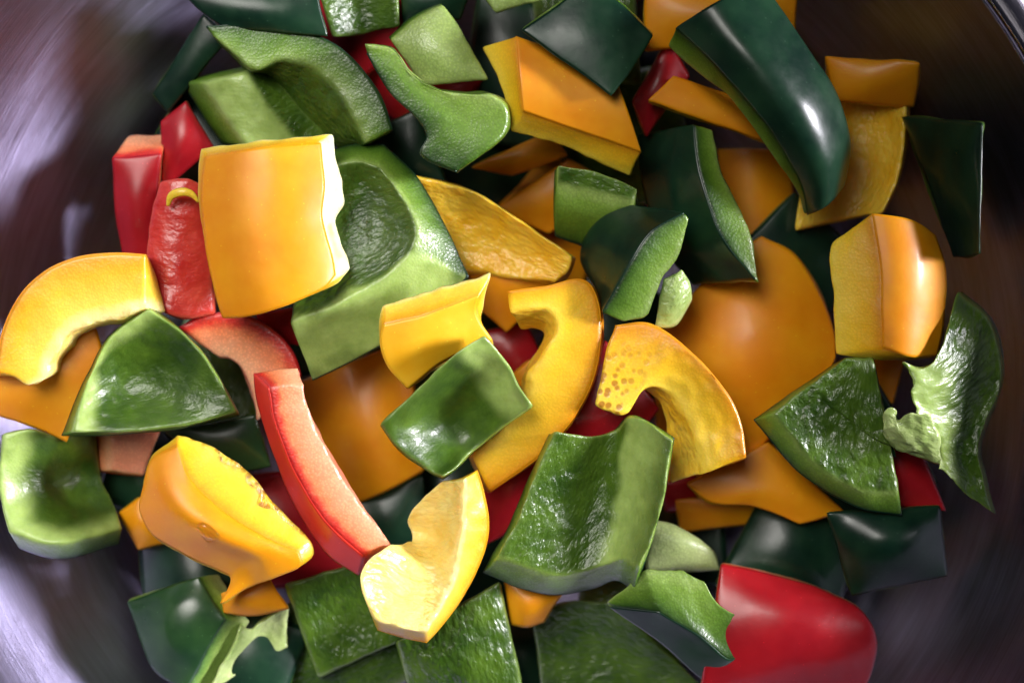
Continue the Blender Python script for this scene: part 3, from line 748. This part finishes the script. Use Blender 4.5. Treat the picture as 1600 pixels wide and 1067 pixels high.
# --- buried layer: pieces added under the pile so its gaps stay dark
rnd = random.Random(5)
nth = {}
BURIED = {
 ('g', 2): 'dark green piece deep between the green triangular cap and the orange yellow chunk',
 ('g', 3): 'dark green piece in the gap between the green triangular cap and bright red strip',
 ('g', 4): 'dark green piece deep below the left corner of the large hollow green piece',
 ('g', 5): 'dark green piece deep inside the crook of the hook shaped yellow strip',
 ('g', 6): 'dark green piece deep below the lower corner of the small bright green block',
 ('g', 8): 'dark green piece on the steel below the orange yellow chunk at the left',
 ('g', 9): 'dark green piece deep between the V shaped yellow piece and the square green piece',
 ('g', 12): 'dark green piece deep between the hook shaped strip and the spongy curved yellow piece',
 ('g', 13): 'dark green piece deep below the curled green slice near the top centre',
 ('g', 15): 'dark green piece deep between the pale green wedge and the orange yellow block',
 ('g', 16): 'dark green piece deep under the right end of the orange yellow block',
 ('g', 18): 'dark green piece in shade between the tall green slice and barrel shaped chunk',
 ('g', 19): 'dark green piece deep under the green quarter disc at the right',
 ('g', 20): 'dark green piece in shadow between the torn orange flap and the glossy red piece',
 ('g', 21): 'dark green piece deep beside the small pale green piece under the square green piece',
 ('g', 22): 'dark green piece deep below the front edge of the square green piece',
 ('g', 24): 'dark green piece at the bottom edge, right of the ribbed green slab',
 ('g', 25): 'dark green piece at the bottom edge below the wet grey green slab',
 ('g', 26): 'dark green piece at the bottom edge between the grey green chunk and wet slab',
 ('g', 27): 'dark green piece at the top edge, right of the flat dark green flap',
 ('g', 28): 'dark green piece deep behind the red pieces at the upper left',
 ('r', 0): 'dark red piece deep in the gap left of the bright red strip',
 ('r', 1): 'dark red piece deep between the pale green wedge and the curled green slice',
 ('r', 2): 'dark red piece at the top between the dark arch slice and curled slice',
 ('y', 1): 'dim orange piece deep below the slanting orange slab, left of a pale topped green piece',
 ('y', 2): 'dim orange piece deep inside the bend of the spongy curved yellow piece',
}
spots = [(340, 410), (420, 330), (260, 740), (330, 620), (480, 470), (560, 650), (700, 560), (700, 760), (560, 860), (420, 830), (300, 900), (720, 900), (880, 880),
         (860, 620), (960, 520), (860, 340), (740, 240), (640, 120), (480, 200), (360, 120), (820, 120), (980, 220), (1080, 330), (1120, 100), (1250, 240), (1240, 420),
         (1330, 300), (1400, 420), (1420, 600), (1330, 700), (1250, 860), (1120, 700), (1060, 820), (1000, 960), (1180, 960), (780, 1030), (520, 1010), (380, 1030),
         (1380, 860), (1460, 720), (1500, 560), (1500, 250), (1360, 60), (1240, 40), (560, 30), (920, 40), (1480, 920), (1420, 980), (1250, 1070), (350, 260)]
for k, (x, y) in enumerate(spots):
    a = rnd.uniform(0, 6.28); r1, r2 = rnd.uniform(85, 120), rnd.uniform(70, 100)
    if math.hypot(x - 742, y - 594) > 600: continue
    z = -200 - rnd.uniform(0, 30)
    cs = []
    for q, (su, sv) in enumerate(((-1, -1), (1, -1), (1, 1), (-1, 1))):
        dx, dy = su * r1 * rnd.uniform(.85, 1.1), sv * r2 * rnd.uniform(.85, 1.1)
        cs.append((x + dx * math.cos(a) - dy * math.sin(a), y + dx * math.sin(a) + dy * math.cos(a), z + rnd.uniform(-30, 30)))
    col = 'r' if k in (9, 17, 27, 44) else 'y' if k in (5, 15, 31) else 'g'
    bd_ = rnd.uniform(10, 30)
    nth[col] = nth.get(col, -1) + 1
    lab = BURIED.get((col, nth[col]))
    if lab is None: continue                            # wholly hidden
    piece(col, lab, cs, 'top' if col != 'g' or k % 3 or x > 1000 else 'bot', bd=bd_, step=9, group='buried ' + {'g': 'green', 'y': 'yellow', 'r': 'red'}[col] + ' pepper pieces')

# yellow curl lying on the upright red piece
sp = [(262, 322, -4), (268, 306, 4), (285, 300, 8), (300, 304, 6), (310, 316, 2)]
cv = curve(sp, 24)
X = []
for k, q in enumerate(cv):
    t = cv[min(k + 1, 24)] - cv[max(k - 1, 0)]; t /= np.linalg.norm(t)
    s_ = np.cross(t, (0, 0, 1.)); s_ /= np.linalg.norm(s_)
    r = 7 * math.sin(math.pi * (.12 + .8 * k / 24))
    for j in range(8):
        a = 2 * math.pi * j / 8
        X.append(q + s_ * r * math.cos(a) + np.array([0, 0, 1.]) * r * .5 * math.sin(a))
W = at(np.array(X)); org = W.mean(0)
F = [(k * 8 + j, k * 8 + (j + 1) % 8, k * 8 + 8 + (j + 1) % 8, k * 8 + 8 + j) for k in range(24) for j in range(8)] + [tuple(range(8))[::-1], tuple(192 + j for j in range(8))]
o = new_mesh('pepper_peel', W - org, F, FL['y'], None, {'depth': np.full(len(X), .8), 'inner': np.zeros(len(X))}); o.location = org
o['label'] = 'thin yellow curl of pepper lying on the upright red piece'; o['category'] = 'peel'

# a water drop on the skin of the orange yellow chunk
import mathutils
bpy.context.view_layer.update()
dg = bpy.context.evaluated_depsgraph_get()
def surface(x, y):
    o_ = mathutils.Vector((0, 0, CAM * S)); d_ = mathutils.Vector(at(np.array([x, y, 0.]))) - o_
    h_, l_, n_, i_, ob_, m_ = SC.ray_cast(dg, o_, d_.normalized())
    return np.array(l_), np.array(n_)
wm, wnt, wbs = mat('water')
wbs.inputs['Base Color'].default_value = (1, 1, 1, 1); wbs.inputs['Roughness'].default_value = .03
wbs.inputs['Transmission Weight'].default_value = 1; wbs.inputs['IOR'].default_value = 1.33
def drop(outline, label, h):
    c0 = np.mean(np.array(outline, float), 0)
    ring = curve([(x, y, 0) for x, y in outline] + [(*outline[0], 0)], 28)[:-1, :2]
    V = []; F = []
    for k, f in enumerate((1.0, .93, .8, .6, .35, .12)):
        for q in ring:
            x, y = c0 + (q - c0) * f
            l_, n_ = surface(x, y)
            V.append(l_ + n_ * S * (h * math.sqrt(max(0, 1 - f * f)) - .3))
    for k in range(5):
        for j in range(28): F.append((k * 28 + j, k * 28 + (j + 1) % 28, (k + 1) * 28 + (j + 1) % 28, (k + 1) * 28 + j))
    F.append(tuple(140 + j for j in range(28)))
    for q in ring:                                       # closed underneath
        x, y = c0 + (q - c0) * 1.0
        l_, n_ = surface(x, y); V.append(l_ - n_ * S * 1.2)
    for j in range(28): F.append((168 + j, 168 + (j + 1) % 28, (j + 1) % 28, j))
    F.append(tuple(168 + j for j in range(28))[::-1])
    V = np.array(V); g = V.mean(0)
    o = new_mesh('water_drop', V - g, F, wm, None); o.location = g
    bm_ = __import__('bmesh').new(); bm_.from_mesh(o.data); __import__('bmesh').ops.recalc_face_normals(bm_, faces=bm_.faces); bm_.to_mesh(o.data)
    o['label'] = label; o['category'] = 'water drop'
drop([(306, 822), (316, 815), (328, 820), (343, 836), (336, 843), (326, 847), (316, 838)], 'small clear water drop on the skin of the orange yellow chunk', 7)
